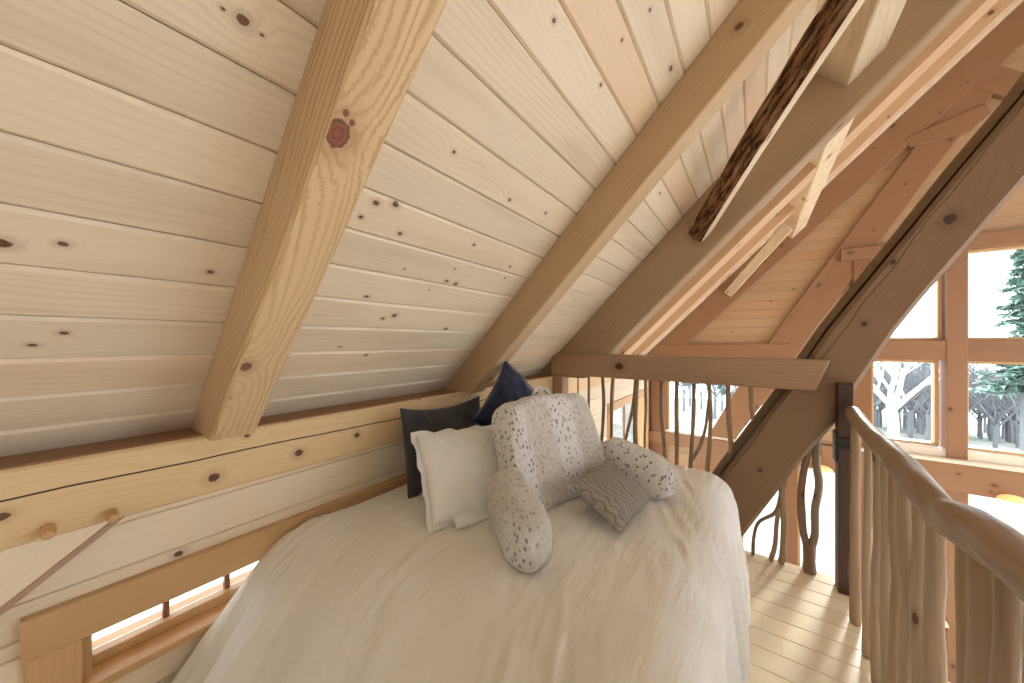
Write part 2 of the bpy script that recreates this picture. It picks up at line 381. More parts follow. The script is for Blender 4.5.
# loft floor (boards along x) and the main floor far below
mb = MB(); y = YA
while y < 2.96:
    yb = min(y + .13, 2.97)
    xs = [-1.6, random.uniform(-1.2, .2), .52]
    for a, b in zip(xs, xs[1:]): box(mb, a, b - .001, y, yb - .0004, -.03, 0, random.uniform(.3, .7), 'x')
    y += .13
struct(mb.build('floor', M['floor']))
mb = MB(); box(mb, -1.6, .52, YA, 2.97, -.25, -.032, .5, 'x'); struct(mb.build('floor_loft_deck', M['gablebeam']))
mb = MB(); x = XW
while x < 6:
    box(mb, x, x + .138, YA, YG + .1, FZ - .04, FZ, random.random(), 'y'); x += .14
struct(mb.build('floor_lower', M['sill']))

# gable wall: siding with openings
def cl_z(b0, b1):    # keep below the ceiling
    return ((b1 - CEIL) + .0, 6.1 - CEIL + 2.897 + 2.85 - b1)
GX = 6.0
mb = MB(); zs = 1.45 - .14 * 60
boards(mb, 'x', YG + .02, .03, XW, 1.12, 1.2, 5.9, zs, clipf=cl_z)
boards(mb, 'x', YG + .02, .03, 1.12, GX, 2.72, 5.9, zs, clipf=cl_z)
boards(mb, 'x', YG + .02, .03, XW, -1.3, -.35, 1.2, zs)
boards(mb, 'x', YG + .02, .03, .15, 1.12, -.2, 1.2, zs)
boards(mb, 'x', YG + .02, .03, XW, -.18, FZ, -.35, zs)
boards(mb, 'x', YG + .02, .03, 1.12, GX, FZ, -2.06, zs)
struct(mb.build('wall_gable', M['sidingfar']))
mb = MB()
for (a, b, z0, z1) in ((XW - .15, 1.12, 1.2, 2.7), (1.12, 4.6, 2.72, 4.2), (-.2, 1.12, 2.7, 3.6), (XW - .15, -1.3, FZ, 1.2), (.15, 1.12, -.2, 1.2), (-1.3, -.18, FZ, -.35), (1.12, GX, FZ, -2.06)):
    box(mb, max(a, z0 * 0 + a), b, YG + .052, YG + .2, z0, z1, .5, 'x')
prism_y(mb, [(-.2, 2.7), (1.12, 3.6), (4.7, 4.2), (3.2, 5.8)], YG + .052, YG + .2, (1, 0))
prism_y(mb, [(XW - .15, 1.2), (-.2, 2.7), (1.12, 3.6), (3.2, 6.05)], YG + .052, YG + .2, (1, 0))
struct(mb.build('wall_gable_sheathing', M['sidingfar']))

wn = [0]
def window_x(x0, x1, z0, z1, Y=YG, fw=.035, mat='casing', muntins=()):
    """glazed opening in the gable (plane y)"""
    wn[0] += 1; f = MB(); d0, d1 = Y + .02, Y + .14
    box(f, x0 - fw, x0, d0, d1, z0 - fw, z1 + fw, .4, 'z'); box(f, x1, x1 + fw, d0, d1, z0 - fw, z1 + fw, .6, 'z')
    box(f, x0, x1, d0, d1, z1, z1 + fw, .5, 'x'); box(f, x0, x1, d0, d1, z0 - fw, z0, .5, 'x')
    root = struct(f.build('window_%d' % wn[0], M[mat]))
    g = MB(); box(g, x0 + .001, x1 - .001, Y + .085, Y + .091, z0 + .001, z1 - .001, .5, 'x'); g.build('pane', M['glass'], root)
    return root
window_x(1.345, 1.895, .19, 1.225); window_x(2.17, 3.3, .19, 1.225)
window_x(1.345, 1.92, 1.55, 2.6); window_x(2.17, 3.3, 1.55, 2.6)
window_x(1.345, 1.93, -2.0, -.38); window_x(2.17, 3.3, -2.0, -.38)
window_x(.57, 1.09, FZ + .1, -.40); window_x(-.14, .36, FZ + .1, -.40)
window_x(-1.26, .11, -.10, 1.14)
for (za, zb) in ((.19, 1.225), (1.55, 2.6), (-2.0, -.38)): window_x(3.66, 4.9, za, zb)  # unseen extra bay of windows, added for more light from the gable
# gable timber frame: posts and rails
def trim(k, *boxes, mat='orange'):
    m_ = MB()
    for b in boxes: box(m_, *b[:6], rnd=random.random(), grain=b[6])
    return struct(m_.build('trim_%d' % k, M[mat]))
gp = YG - .07
trim(1, (-1.55, -1.31, gp, YG + .15, FZ, 1.25, 'z'))                       # corner post
trim(2, (.40, .53, gp, YG + .15, FZ, -.36, 'z'), mat='orange')
trim(3, (1.13, 1.31, gp, YG + .15, FZ, 2.63, 'z'))
trim(4, (1.97, 2.135, gp, YG + .15, FZ, 2.63, 'z'), mat='gablebeam')
trim(5, (3.335, 3.62, gp, YG + .15, FZ, 2.63, 'z'))
trim(6, (1.31, 1.97, gp + .01, YG + .15, 1.26, 1.515, 'x'), (2.135, 3.335, gp + .01, YG + .15, 1.26, 1.515, 'x'), (3.62, 5.0, gp + .01, YG + .15, 1.26, 1.515, 'x'), (4.94, 6.0, gp + .01, YG + .15, FZ, 2.63, 'x'), mat='gablebeam')
trim(7, (XW, .8, gp - .02, YG + .15, -.35, -.14, 'x'), (.8, GX, gp - .02, YG + .15, -.36, .0, 'x'), mat='gablebeam')  # girt at floor level
trim(8, (1.0, GX, gp - .02, YG + .15, 2.635, 2.80, 'x'), mat='gablebeam')       # header
trim(9, (1.0, GX, gp - .09, YG + .02, .003, .045, 'x'), (1.31, 1.97, gp + .02, YG + .02, .046, .15, 'x'), (2.135, 3.335, gp + .02, YG + .02, .046, .15, 'x'), mat='sill')
trim(10, (1.31, 1.97, gp - .05, YG + .02, -2.06, -2.02, 'x'), (2.135, GX, gp - .05, YG + .02, -2.06, -2.02, 'x'), mat='sill')
trim(11, (-1.31, .4, gp + .01, YG + .02, -.139, -.10, 'x'), mat='sill')

trim(12, (-1.715, -1.562, YA, YG, 1.1725, 1.1775, 'y'), mat='gablebeam')   # dark reddish strip standing in for shade on top of the wall plate
# left wall windows
def window_left(y0, y1, z0, z1, npan, d=.11):
    wn[0] += 1; f = MB(); xa, xb = XW - .15, XW - .012
    box(f, xa, xb, y0, y0 + .022, z0, z1, .4, 'z'); box(f, xa, xb, y1 - .022, y1, z0, z1, .6, 'z')
    box(f, xa, xb, y0 + .022, y1 - .022, z1 - .02, z1, .5, 'y'); box(f, xa, XW - .06, y0 + .022, y1 - .022, z0, z0 + .04, .5, 'y')
    root = struct(f.build('window_%d' % wn[0], M['casing']))
    k = MB(); box(k, XW - .012, XW + .03, y0 - .10, y1 + .10, z1 - .055, z1 + .06, .3, 'y', uo=(3, 3))
    k.build('head_casing', M['casing'], root)
    for (a, b) in ((y0 - .095, y0 + .003), (y1 - .003, y1 + .095)):
        k = MB(); box(k, XW - .012, XW + .022, a, b, z0 - .10, z1 - .056, .7, 'z'); k.build('side_casing', M['casing'], root)
    k = MB(); box(k, XW - .06, XW + .035, y0 + .004, y1 - .004, z0 - .012, z0 + .012, .5, 'y'); k.build('sill', M['casing'], root)
    k = MB(); w = (y1 - y0 - .044) / npan
    for i in range(1, npan): box(k, XW - .115, XW - .085, y0 + .022 + i * w - .008, y0 + .022 + i * w + .008, z0 + .04, z1 - .02, .5, 'z')
    if npan > 1: k.build('muntin_bars', M['orange'], root)
    g = MB(); box(g, XW - .103, XW - .098, y0 + .022, y1 - .022, z0 + .04, z1 - .02, .5, 'y'); g.build('pane', M['glass'], root)
window_left(*W1, 6); window_left(*W2, 2)

# ------------------------------------------------------------------ timbers
def uv_on_beam(P, p0, p1, corner, vdir):
    ax = (V(p1) - V(p0)).normalized(); return ((V(P) - V(p0)).dot(ax), (V(P) - V(corner)).dot(V(vdir).normalized()))
# wall plate
p0, p1 = V((-1.65, YA, 1.0695)), V((-1.65, YG, 1.0695))
def plate_uv(u_, v_):      # front face starts after the underside (.2 wide)
    P = on_x(u_, v_, -D_); return (P.y - YA, .2 + (P.z - .967) - .004)
kn = [(*plate_uv(a, b), r) for a, b, r in ((214, 480, .013), (299, 455, .013), (2, 520, .010), (247, 438, .007), (357, 437, .010), (288, 422, .006), (460, 408, .013), (420, 400, .006))]
c0 = plate_uv(0, 506); c1 = plate_uv(170, 467); c2 = plate_uv(392, 422)
sl = (c2[1] - c0[1]) / (c2[0] - c0[0])
M['plate'] = wood('cracked_pine_plate', (.72, .52, .29), (.55, .34, .15), ring=45, rs=.3, kd=0, knots=kn, rough=.5,
                  cracks=((c0[1] - sl * c0[0] + .004, .03, .0032, 0, 4.4, sl),), warp=3)
mb = MB(); beam(mb, p0, p1, (1, 0, 0), .2, .205, ch=.008, uo=(0, 0), rnd=.5, wob=.002)
plate = mb.build('wall_plate_beam', M['plate'])
tag(plate, 'long squared pine wall beam with a dark crack, running under the sloped ceiling', 'beam', kind='thing')
for (a, b) in ((48, 531), (112, 515)):
    P = on_x(a, b, -D_ + .02); mb = MB(); tube(mb, [V((-D_ - .03, P.y, P.z)), V((-D_ + .02, P.y, P.z)), V((-D_ + .05, P.y, P.z - .002))], [.015, .0145, .0125], n=8, per=1)
    mb.build('peg', M['casing'], plate, smooth=False)
# knee brace lower left, pegged to the wall plate
mb = MB()
A = on_x(118, 519, -D_); B = on_x(0, 612, -D_); dv = (B - A).normalized(); pv = V((0, -dv.z, dv.y))
if pv.z < 0: pv = -pv
cen = A + pv * .06 - dv * .04 + V((-.004, 0, 0))
beam(mb, cen + V((-.06, 0, 0)) , cen + dv * 1.1 + V((-.06, 0, 0)), (1, 0, 0), .115, .12, ch=.005, rnd=.5)
o = mb.build('knee_brace', M['wallboard'])
tag(o, 'pale diagonal knee brace pegged under the wall beam at the lower left', 'brace')
wn_ = MB(); e0 = cen - pv * .0615; beam(wn_, e0 + V((-.043, 0, 0)), e0 + dv * 1.1 + V((-.043, 0, 0)), (1, 0, 0), .09, .016, ch=.002, rnd=.5, wob=.004)  # brown strip added along the underside of the brace
q = wn_.build('rough_edge', M['timber'], o); q['label'] = 'brown rough underside'

# common rafters
def rafter(name, y0, y1, off, mat, x1=3.0, uo=None, rnd=.5, ch=.006):
    dep = (CEIL - off) * S2; x0 = 1.169 - CEIL + S2 * dep / 2; yc = (y0 + y1) / 2; c = V((0, yc, CEIL)) + V((S2, 0, -S2)) * (dep / 2 - .001)
    mb = MB(); beam(mb, c + V((x0, 0, x0)), c + V((x1, 0, x1)), (0, 1, 0), y1 - y0, dep, ch=ch, uo=uo, rnd=rnd, wob=.0015, cut0=-1)
    return mb.build(name, mat), c + V((x0, 0, x0)), dep
# rafter 1: explicit knots on the underside (face -b unwraps first, from -y... to +y)
off = 2.635; dep = (CEIL - off) * S2
def under_uv(u_, v_, y0, y1, off_):
    x0 = 1.169 - CEIL + S2 * S2 * (CEIL - off_) / 2
    d = ray(u_, v_); k = (off_ - EYE) / (d.z - d.x); P = V((0, 0, EYE)) + d * k
    c = V((x0, 0, x0 + CEIL)) + V((S2, 0, -S2)) * ((CEIL - off_) * S2 / 2)
    return ((P.x - c.x) * S2 + (P.z - c.z) * S2, P.y - y0 - .006)
R1 = (.344, .466); R2 = (1.620, 1.745)
kn = [(*under_uv(a, b, *R1, off), r) for a, b, r in ((338, 134, .023), (246, 367, .014), (228, 398, .006), (346, 113, .006), (352, 123, .0055))]
M['rafter1'] = wood('pine_rafter_knotted', (.67, .48, .285), (.36, .185, .075), ring=52, rs=.68, kd=.0, knots=kn, rough=.48, warp=3.4, knotcol=(.20, .07, .045))
o, _, _ = rafter('rafter', *R1, off, M['rafter1'], uo=(0, 0)); tag(o, 'pine rafter with a big red knot, crossing the ceiling above the bed foot', 'rafter', 'ceiling rafters', kind='thing')
o, _, _ = rafter('rafter', *R2, off, M['rafter'], rnd=.3); tag(o, 'pine rafter reaching the wall beam just behind the navy cushion', 'rafter', 'ceiling rafters', kind='thing')
o, _, _ = rafter('principal_rafter', Y3, 3.08, 2.417, M['principal'], ch=.01); tag(o, 'deep brown principal rafter above the left end of the railing beam', 'rafter', 'ceiling rafters', kind='thing')
o, _, _ = rafter('rafter', 4.05, 4.36, 2.60, M['farrafter'], rnd=.4); tag(o, 'first rafter behind the deep brown principal rafter', 'rafter', 'ceiling rafters', kind='thing')
o, _, _ = rafter('rafter', 5.32, 5.50, 2.70, M['farrafter'], rnd=.6); tag(o, 'second rafter behind the deep brown principal rafter', 'rafter', 'ceiling rafters', kind='thing')
o, _, _ = rafter('principal_rafter', YG - .06, YG + .1, 2.417, M['gablebeam'], ch=.01); tag(o, 'reddish principal rafter against the far gable wall', 'rafter', 'ceiling rafters', kind='thing')

# purlin: one timber seen in two bays, set square to the roof slope
def slope_pt(x, off, y): return V((x, y, x + off))
e = .235
cpur = V((.465, 0, 1.55 + EYE)) + V((S2, 0, S2)) * e * .5 + V((-S2, 0, S2)) * e * .5
for (ya, yb, lab, mt) in ((1.0, Y3 + .02, 'pale knotty purlin meeting the near side of the brown principal rafter', 'palebeam'),
                      (3.06, YG - .05, 'pale purlin in the far bay, ending at the reddish gable rafter', 'palebeam')):
    mb = MB(); beam(mb, cpur + V((0, ya, 0)), cpur + V((0, yb, 0)), (S2, 0, S2), e, e, ch=.008)
    tag(mb.build('purlin', M[mt]), lab, 'beam', 'roof purlins', kind='thing')
# wind braces in the roof plane, bark on the outer edge
def wind_brace(yf, ln, lab, bark=True):
    a = slope_pt(-.30, 2.545, yf); b = slope_pt(.40, 2.545, yf - ln)
    ax = (b - a).normalized(); nrm = V((-S2, 0, S2)); side = ax.cross(nrm).normalized()
    if side.y > 0: side = -side
    wdt, th = .045, .12; mb = MB(); N = 14; vs = []; fs = []; uv = []
    bk = MB(); bv = []
    for i in range(N + 1):
        t = i / N; c = a + (b - a) * t + side * (.03 * math.sin(PI * t))
        pr = [c - side * wdt, c + side * wdt * .75, c + side * wdt * .75 + nrm * th, c - side * wdt + nrm * th]
        vs += pr
        for j in range(5):
            h = j / 4
            bulge = .022 * math.sin(PI * (h * .9 + .05)) + .010 * mnoise.noise(V((t * 9, h * 3, yf)))
            bv.append(c + side * (wdt * .75 + bulge - .003) + nrm * th * h)
    for i in range(N):
        for j in range(4):
            f = (i * 4 + j, i * 4 + (j + 1) % 4, (i + 1) * 4 + (j + 1) % 4, (i + 1) * 4 + j); fs.append(f)
            uv.append([(i * .08, j * .15), (i * .08, j * .15 + .15), (i * .08 + .08, j * .15 + .15), (i * .08 + .08, j * .15)])
    fs += [(3, 2, 1, 0), (N * 4, N * 4 + 1, N * 4 + 2, N * 4 + 3)]; uv += [[(0, 0)] * 4] * 2
    mb.add(vs, fs, uv, .5); root = mb.build('wind_brace', M['palebeam'])
    if not bark: return tag(root, lab, 'brace', 'roof wind braces', kind='thing')
    bf = [(i * 5 + j, i * 5 + j + 1, (i + 1) * 5 + j + 1, (i + 1) * 5 + j) for i in range(N) for j in range(4)]
    bk.add(bv, bf, [[((k // 5) * .08, (k % 5) * .035) for k in f] for f in bf], .5); o = bk.build('bark_edge', M['bark'], root, smooth=True); o['label'] = 'dark rough bark edge'
    tag(root, lab, 'brace', 'roof wind braces', kind='thing')
wind_brace(Y3 - .01, .93, 'bark-edged wind brace between the brown principal rafter and the near purlin')
wind_brace(YG - .05, .93, 'small pale wind brace at the lower end of the far purlin', False)

# cruck blades: outlines on the plane of their near face
def xz(pts, Y): return [(on_y(a, b, Y).x, on_y(a, b, Y).z) for a, b in pts]
left = [(690, 520), (723, 473), (785, 392), (828.5, 330), (893, 252), (960, 170), (1024, 95), (1080, 20)]
right = [(1093, 102), (1024, 183), (968, 247), (924, 297), (897, 330), (856, 390), (835, 425), (801, 462), (747, 532), (732, 552)]
YC = 2.872
PL = xz(left, YC); PR = xz(right, YC)
g = V(PL[5]) - V(PL[2])
kn = []
gd = g.normalized(); gp_ = V((-gd.y, gd.x))
for a, b, r in ((950, 219, .022), (893, 262, .012), (864, 324, .012), (760, 470, .01)):
    q = V(xz([(a, b)], YC)[0]); kn.append((q.dot(gd), q.dot(gp_), r))
q0 = V(xz([(905, 262)], YC)[0])
M['cruck'] = wood('brown_cruck_wood', (.26, .165, .10), (.17, .10, .056), ring=35, rs=.3, kd=.05, knots=kn, rough=.6, warp=3, knotcol=(.06, .03, .02),
                  cracks=((q0.dot(gp_) + .03, .10, .0022, -5, 9, 0),))
mb = MB(); prism_y(mb, PL + PR, YC, YC + .2, tuple(g), ch=.022)
cr = mb.build('cruck_beam', M['cruck'])
tag(cr, 'large curved brown cruck timber slanting up past the right end of the railing beam', 'beam', kind='thing')
# waney bark edge along its upper left side
mb = MB(); N = len(PL); vs = []
for i, (x, z) in enumerate(PL):
    nrm2 = V((-gd.y, gd.x))
    for j in range(5):
        h = j / 4; w = .050 * math.sin(PI * (.12 + .76 * h)) + .008 * mnoise.noise(V((i * 1.3, h * 4, 2)))
        vs.append(V((x, YC + .012 + h * .18, z)) + V((nrm2.x, 0, nrm2.y)) * (w - .005))
fs = [(i * 5 + j, (i + 1) * 5 + j, (i + 1) * 5 + j + 1, i * 5 + j + 1) for i in range(N - 1) for j in range(4)]
mb.add(vs, fs, None, .5); M['wane'] = plain('rough_edge', (.16, .095, .055), .8, .35, 18, bstr=.7)
o = mb.build('rough_edge', M['wane'], cr, smooth=True); o['label'] = 'dark rough waney edge'
# far cruck at the gable
lf = [(690, 468), (713.7, 427), (736, 390), (784, 320), (840, 245), (896.5, 170), (965, 82)]
rt = [(1003, 82), (934, 170), (876, 248), (814.5, 330), (773, 391), (739.5, 434), (715, 472)]
yg = YG - .05
PLf, PRf = xz(lf, yg), xz(rt, yg); gf = V(PLf[4]) - V(PLf[2])
mb = MB(); prism_y(mb, PLf + PRf, yg, yg + .12, tuple(gf), uo=(7, 3), ch=.012)
tag(mb.build('cruck_beam', M['gablebeam']), 'orange slanting cruck timber against the far gable wall', 'beam', kind='thing')
# gable tie, collar, small brace
mb = MB(); prism_y(mb, xz([(640, 344.5), (790, 343.6), (778, 357), (632, 357)], yg - .012), yg - .012, yg + .12, (1, 0), uo=(2, 9))
tag(mb.build('tie_beam', M['gablebeam']), 'orange horizontal tie beam on the gable wall, just above the railing beam', 'beam', kind='thing')
mb = MB(); prism_y(mb, xz([(958, 51), (1024, 72), (1024, 102), (962, 83)], yg - .012), yg - .012, yg + .12, (1, 0), uo=(12, 9))
tag(mb.build('collar_beam', M['gablebeam']), 'reddish collar beam high on the gable wall', 'beam', kind='thing')
mb = MB(); prism_y(mb, xz([(905, 138), (985, 103), (992, 112), (970, 131), (910, 147)], yg - .02), yg - .02, yg + .08, (1, .4), uo=(15, 2))
tag(mb.build('gable_brace', M['gablebeam']), 'short pinkish brace just below the high collar beam', 'brace', kind='thing')

# railing beam (tie) with hanging sticks
YT = 2.83
mb = MB(); prism_y(mb, [(-1.56, 1.19), (.315, 1.19), (.384, 1.387), (-1.56, 1.387)], YT, YT + .17, (1, 0), uo=(21, 5), ch=.01)
lr = empty('stick_railing', (-.6, 2.92, 0)); off_ = V((-.6, 2.92, 0))
def local(mb, o): mb.v = [tuple(V(p) - o) for p in mb.v]; return mb
local(mb, off_).build('top_beam', M['timber'], lr)
tag(lr, 'railing of thin sticks under a brown beam, behind the bed', 'railing')
YS = 2.93
def stick_pts(u0, u1, z0=0.0, z1=1.2, amp=.018, Y=YS, n=5, seed=0):
    rx = lambda u: ray(u, 340).x / ray(u, 340).y * Y
    a, b = V((rx(u0), Y, z1)), V((rx(u1), Y, z0)); out = []
    for i in range(n + 1):
        t = i / n; k = math.sin(PI * t)
        out.append(a.lerp(b, t) + V((mnoise.noise(V((seed * 3.3, t * 2.6, 0))), mnoise.noise(V((seed * 3.3, t * 2.6, 9))) * .5, 0)) * amp * 2 * k)
    return out
hang = [(578, 579, .007), (589, 589, .011), (602.5, 602, .013), (613, 611, .014), (636, 622, .012), (637, 633, .018), (645.5, 646, .010),
        (662, 664, .016), (677, 675, .014), (694, 689, .014), (709, 710, .013), (728, 731, .014), (750, 752, .011)]
for i, (a, b, r) in enumerate(hang):
    mb = MB()
    if i == 12:
        pts = stick_pts(a, b + 1, .95, 1.2, .01, seed=i)
    else:
        # slope past the bed: the pixel pair is top / bed level, extend to the floor
        ex = b + (b - a) * .4; pts = stick_pts(a, ex, seed=i, amp=.02)
    tube(mb, pts, [r * random.uniform(1.0, 1.22) for _ in pts], n=9, per=4, bumps=.15)
    local(mb, off_).build('baluster', M['stickdark'] if i in (9, 2) else M['stick'], lr, smooth=True)
# forked twig joining two of the sticks
mb = MB(); pts = [on_y(709, 398, YS), on_y(706, 425, YS), on_y(700, 446, YS), on_y(692, 460, YS)]
tube(mb, pts, [.010, .010, .012, .012], n=8, per=4, bumps=.15); local(mb, off_).build('baluster', M['stickdark'], lr, smooth=True)
# short post under the left end of the beam
mb = MB(); box(mb, -1.56, -1.45, YT + .02, YT + .15, 0, 1.189, .5, 'z'); local(mb, off_).build('post', M['timber'], lr)

# loose forked sticks standing below the cruck
def forked(name, lab, segs, mat):
    mb = MB()
    for pts, rad in segs: tube(mb, [on_y(a, b, YS) if not isinstance(a, tuple) else a for a, b in pts], rad, n=9, per=5, bumps=.18)
    tag(mb.build(name, mat, smooth=True), lab, 'baluster', 'forked sticks under the slanting timber')
def fl(u): return on_y(u, 0, YS).x
def atz(u, z): p = on_y(u, 300, YS); return V((p.x, YS, z))
def seg(*a): return [(V((on_y(u, 300, YS).x, YS, z)) if False else (u, v)) for (u, v, z) in a]
def fork(lab, segs, mat):
    mb = MB()
    for pts, rad in segs:
        pp = [on_y(a, b, YS) for a, b in pts]
        tube(mb, pp, rad, n=9, per=5, bumps=.15)
    lo = min(p[2] for p in mb.v); mb.v = [(p[0], p[1], p[2] - lo if p[2] < .25 and False else p[2]) for p in mb.v]
    tag(mb.build('forked_baluster', mat, smooth=True), lab, 'baluster', 'forked sticks under the slanting timber')
def floor_v(u): d = ray(u, 300); k = YS / d.y; return CY + EYE / k * F_PX
fork('curved branching stick nearest the bed, below the slanting brown timber',
     [([(753, floor_v(753) - 1), (754, 536), (759, 522), (775, 513), (781, 500), (784, 480)], [.011, .010, .010, .012, .016, .018])], M['stickdark'])
fork('straight slender pair of sticks beside the curved branching stick',
     [([(771, floor_v(771) - 1), (775, 545), (777, 520), (783, 490)], [.014, .014, .013, .013]),
      ([(781, floor_v(781) - 1), (783, 550), (784, 520), (782, 490), (787, 465)], [.019, .019, .018, .020, .02])], M['stick'])
fork('thick Y-shaped forked stick beside the dark post',
     [([(809, floor_v(809) - 1), (809, 560), (809, 545)], [.036, .03, .034]),
      ([(809, 552), (803, 530), (801, 500), (803, 475), (808, 452), (812, 435)], [.022, .021, .02, .019, .019, .018]),
      ([(809, 552), (815, 535), (815, 510), (819, 485), (816, 460), (818, 430)], [.022, .021, .021, .02, .021, .02])], M['stickdark'])

# dark post with bracket
mb = MB(); box(mb, .41, .478, 2.79, 2.89, 0, 1.25, .5, 'z'); dp = mb.build('dark_post', M['darkpost'])
tag(dp, 'dark brown square post standing on the loft floor under the slanting timber', 'post', kind='thing')
mb = MB()
box(mb, .398, .409, 2.78, 2.88, .78, .96, .5, 'z'); box(mb, .402, .482, 2.777, 2.789, .86, .93, .5, 'x')
mb.build('bracket', M['brass'], dp)

# log railing on the right
XR = .44
rr = empty('log_railing', (XR, 1.8, 0)); ro = V((XR, 1.8, 0))
tag(rr, 'rustic railing of a peeled log handrail on upright sticks, right of the bed', 'railing')
def px_r(u, v): return on_x(u, v, XR)
p1_ = [V((.462, 2.74, 1.095))] + [px_r(a, b) for a, b in ((864, 428), (880, 443), (905, 469), (928, 497), (946, 518))]
mb = MB(); tube(mb, p1_, [.036, .037, .039, .042, .043, .040], n=14, per=6, bumps=.22); local(mb, ro).build('handrail', M['rail'], rr, smooth=True)
p2_ = [px_r(a, b) for a, b in ((943, 516), (965, 526), (995, 545), (1024, 567))]
p2_ += [V((XR - .0, .92, 1.06)), V((XR, .6, 1.06)), V((XR, .2, 1.04)), V((XR, -.4, 1.05))]
mb = MB(); tube(mb, p2_, [.046, .052, .049, .044, .045, .046, .046, .046], n=16, per=7, bumps=.22); local(mb, ro).build('handrail', M['rail'], rr, smooth=True)
bal = [(855.5, 7), (867.5, 6), (877, 8.5), (887, 8.5), (896.5, 8.5), (906.5, 11), (919, 10.5), (934.5, 13.5), (966, 13), (984, 23), (1008, 17), (1046, 26), (1085, 26)]
for i, (u_, w_) in enumerate(bal):
    P = on_x(u_, 560, XR); k = P.dot(V((-SN, CS, 0))); r = w_ / F_PX * k / 2 * 1.08
    zt = 1.04 if i > 7 else 1.0 + .06 * (P.y - 1.3) / 1.3
    pts = []
    for q in range(6):
        t = q / 5
        pts.append(V((XR + .012 * mnoise.noise(V((i * 2.1, t * 2.2, 5))), P.y + .028 * mnoise.noise(V((i * 2.7, t * 2.6, 0))) * math.sin(PI * t) * 1.4, zt * t + .004)))
    r_ = [r * (1.22 - .06 * q) * random.uniform(.95, 1.05) for q in range(6)]
    mb = MB(); tube(mb, pts, r_, n=12, per=5, bumps=.16); local(mb, ro).build('baluster', M['stick'] if i not in (9, 10) else M['rail'], rr, smooth=True)

# amber dome lamps on the gable girt
M['amber'] = plain('amber_glass', (.80, .52, .20), .35, .05, Emission_Color=(1, .65, .28, 1), Emission_Strength=.25)
for (u_, lab) in ((1011, 'amber dome wall lamp at the top of the lower right window'), (822, 'amber dome wall lamp glimpsed left of the dark post')):
    cx = on_y(u_, 490, YG - .15).x; root = empty('wall_lamp', (cx, YG - .1, -.33)); mb = MB(); vs = []; fs = []
    for i in range(7):
        a = i / 6 * PI / 2 * .93
        for j in range(20):
            th = 2 * PI * j / 20; vs.append(V((math.cos(th) * .085 * math.cos(a) * 1.35, -.08 + math.sin(th) * .075 * math.cos(a), .065 * math.sin(a))))
    for i in range(6):
        for j in range(20): fs.append((i * 20 + j, i * 20 + (j + 1) % 20, (i + 1) * 20 + (j + 1) % 20, (i + 1) * 20 + j))
    fs.append(tuple(range(120, 140))); mb.add(vs, fs); mb.build('lamp_shade', M['amber'], root, smooth=True)
    mb = MB(); box(mb, -.03, .03, -.09, .012, -.012, -.001, .5, 'x'); mb.build('bracket', M['brass'], root)
    tag(root, lab, 'lamp')

# ------------------------------------------------------------------ bed
bed = empty('bed', (-.8, 1.4, 0)); bo = V((-.8, 1.4, 0))
tag(bed, 'bed under a rumpled cream duvet that falls to the loft floor', 'bed')
X0, X1, YN, YF, TOP = -1.47, -.24, .77, 2.22, .755
def duvet(a, b):
    """a,b = cloth coordinates; inner rectangle stays flat, the rest bends over the edges"""
    ia, ib = min(max(a, X0), X1), min(max(b, YN), YF)
    ex, ey = a - ia, b - ib; L = math.hypot(ex, ey)
    fx = mnoise.noise(V((a * 1.7, b * 1.3, 1))) * .016 + mnoise.noise(V((a * 4.2 + b * .9, b * 1.6, 4))) * .010
    w = abs(mnoise.noise(V((a * 15 + 5.5 * b, b * 3.0 - a * 1.2, 7)))) * mnoise.noise(V((a * 2.1, b * 2.1, 3)))
    w2 = mnoise.noise(V((a * 34 + b * 12, b * 7, 11))) * max(0, mnoise.noise(V((a * 3 + 4, b * 2.2, 8))))
    z = TOP + fx + w * .045 + w2 * .036 + .018 * math.sin(PI * (ia - X0) / (X1 - X0)) * math.sin(PI * min(1, max(0, (ib - YN) / (YF - YN))))
    if L < 1e-6: return V((a, b, z))
    dx, dy = ex / L, ey / L
    r = (.07 if ex < 0 else .15); rn = (.42 if ey < 0 else .15)
    r = math.sqrt((r * dx) ** 2 + (rn * dy) ** 2)
    tm = PI / 2 if ey >= 0 else PI / 2 - .67 * dy * dy
    th = min(L / r, tm); rest = max(0, L - r * tm)
    out = r * math.sin(th) + rest * math.cos(tm); zz = z - r * (1 - math.cos(th)) - rest * math.sin(tm)
    s = b * abs(dx) + a * abs(dy) + math.atan2(dy, dx) * .3
    dep = min(1, max(0, (z - zz) / .5))
    if ex < 0 and ey >= -.05: fold = 0
    else: fold = dep * (.030 * math.sin(s * 24 + 2 * mnoise.noise(V((s * 3, zz * 1.5, 0)))) + .022 * mnoise.noise(V((s * 13, zz * 1.6, 5))) + .012 * mnoise.noise(V((s * 40, zz * 3, 2))))
    if ey < 0: zz += fold * .9 * min(1, rest * 5 + .15)
    out += fold * (1 if ex >= 0 else .5) + dep * .035 * (ex > 0)
    zz = max(zz, .012 + .006 * mnoise.noise(V((s * 9, 0, 0))))
    x = ia + dx * out; 
    return V((max(x, -1.545), ib + dy * out, zz))
na, nb = 210, 260; a0, a1, b0, b1 = X0 - .30, X1 + .90, YN - .95, YF + .88
mb = MB(); vs = []; fs = []; uv = []
for j in range(nb + 1):
    for i in range(na + 1):
        vs.append(duvet(a0 + (a1 - a0) * i / na, b0 + (b1 - b0) * j / nb))
for j in range(nb):
    for i in range(na):
        fs.append((j * (na + 1) + i, j * (na + 1) + i + 1, (j + 1) * (na + 1) + i + 1, (j + 1) * (na + 1) + i))
        uv.append([(a0 + (a1 - a0) * p / na, b0 + (b1 - b0) * q / nb) for p, q in ((i, j), (i + 1, j), (i + 1, j + 1), (i, j + 1))])
mb.add(vs, fs, uv, .5)
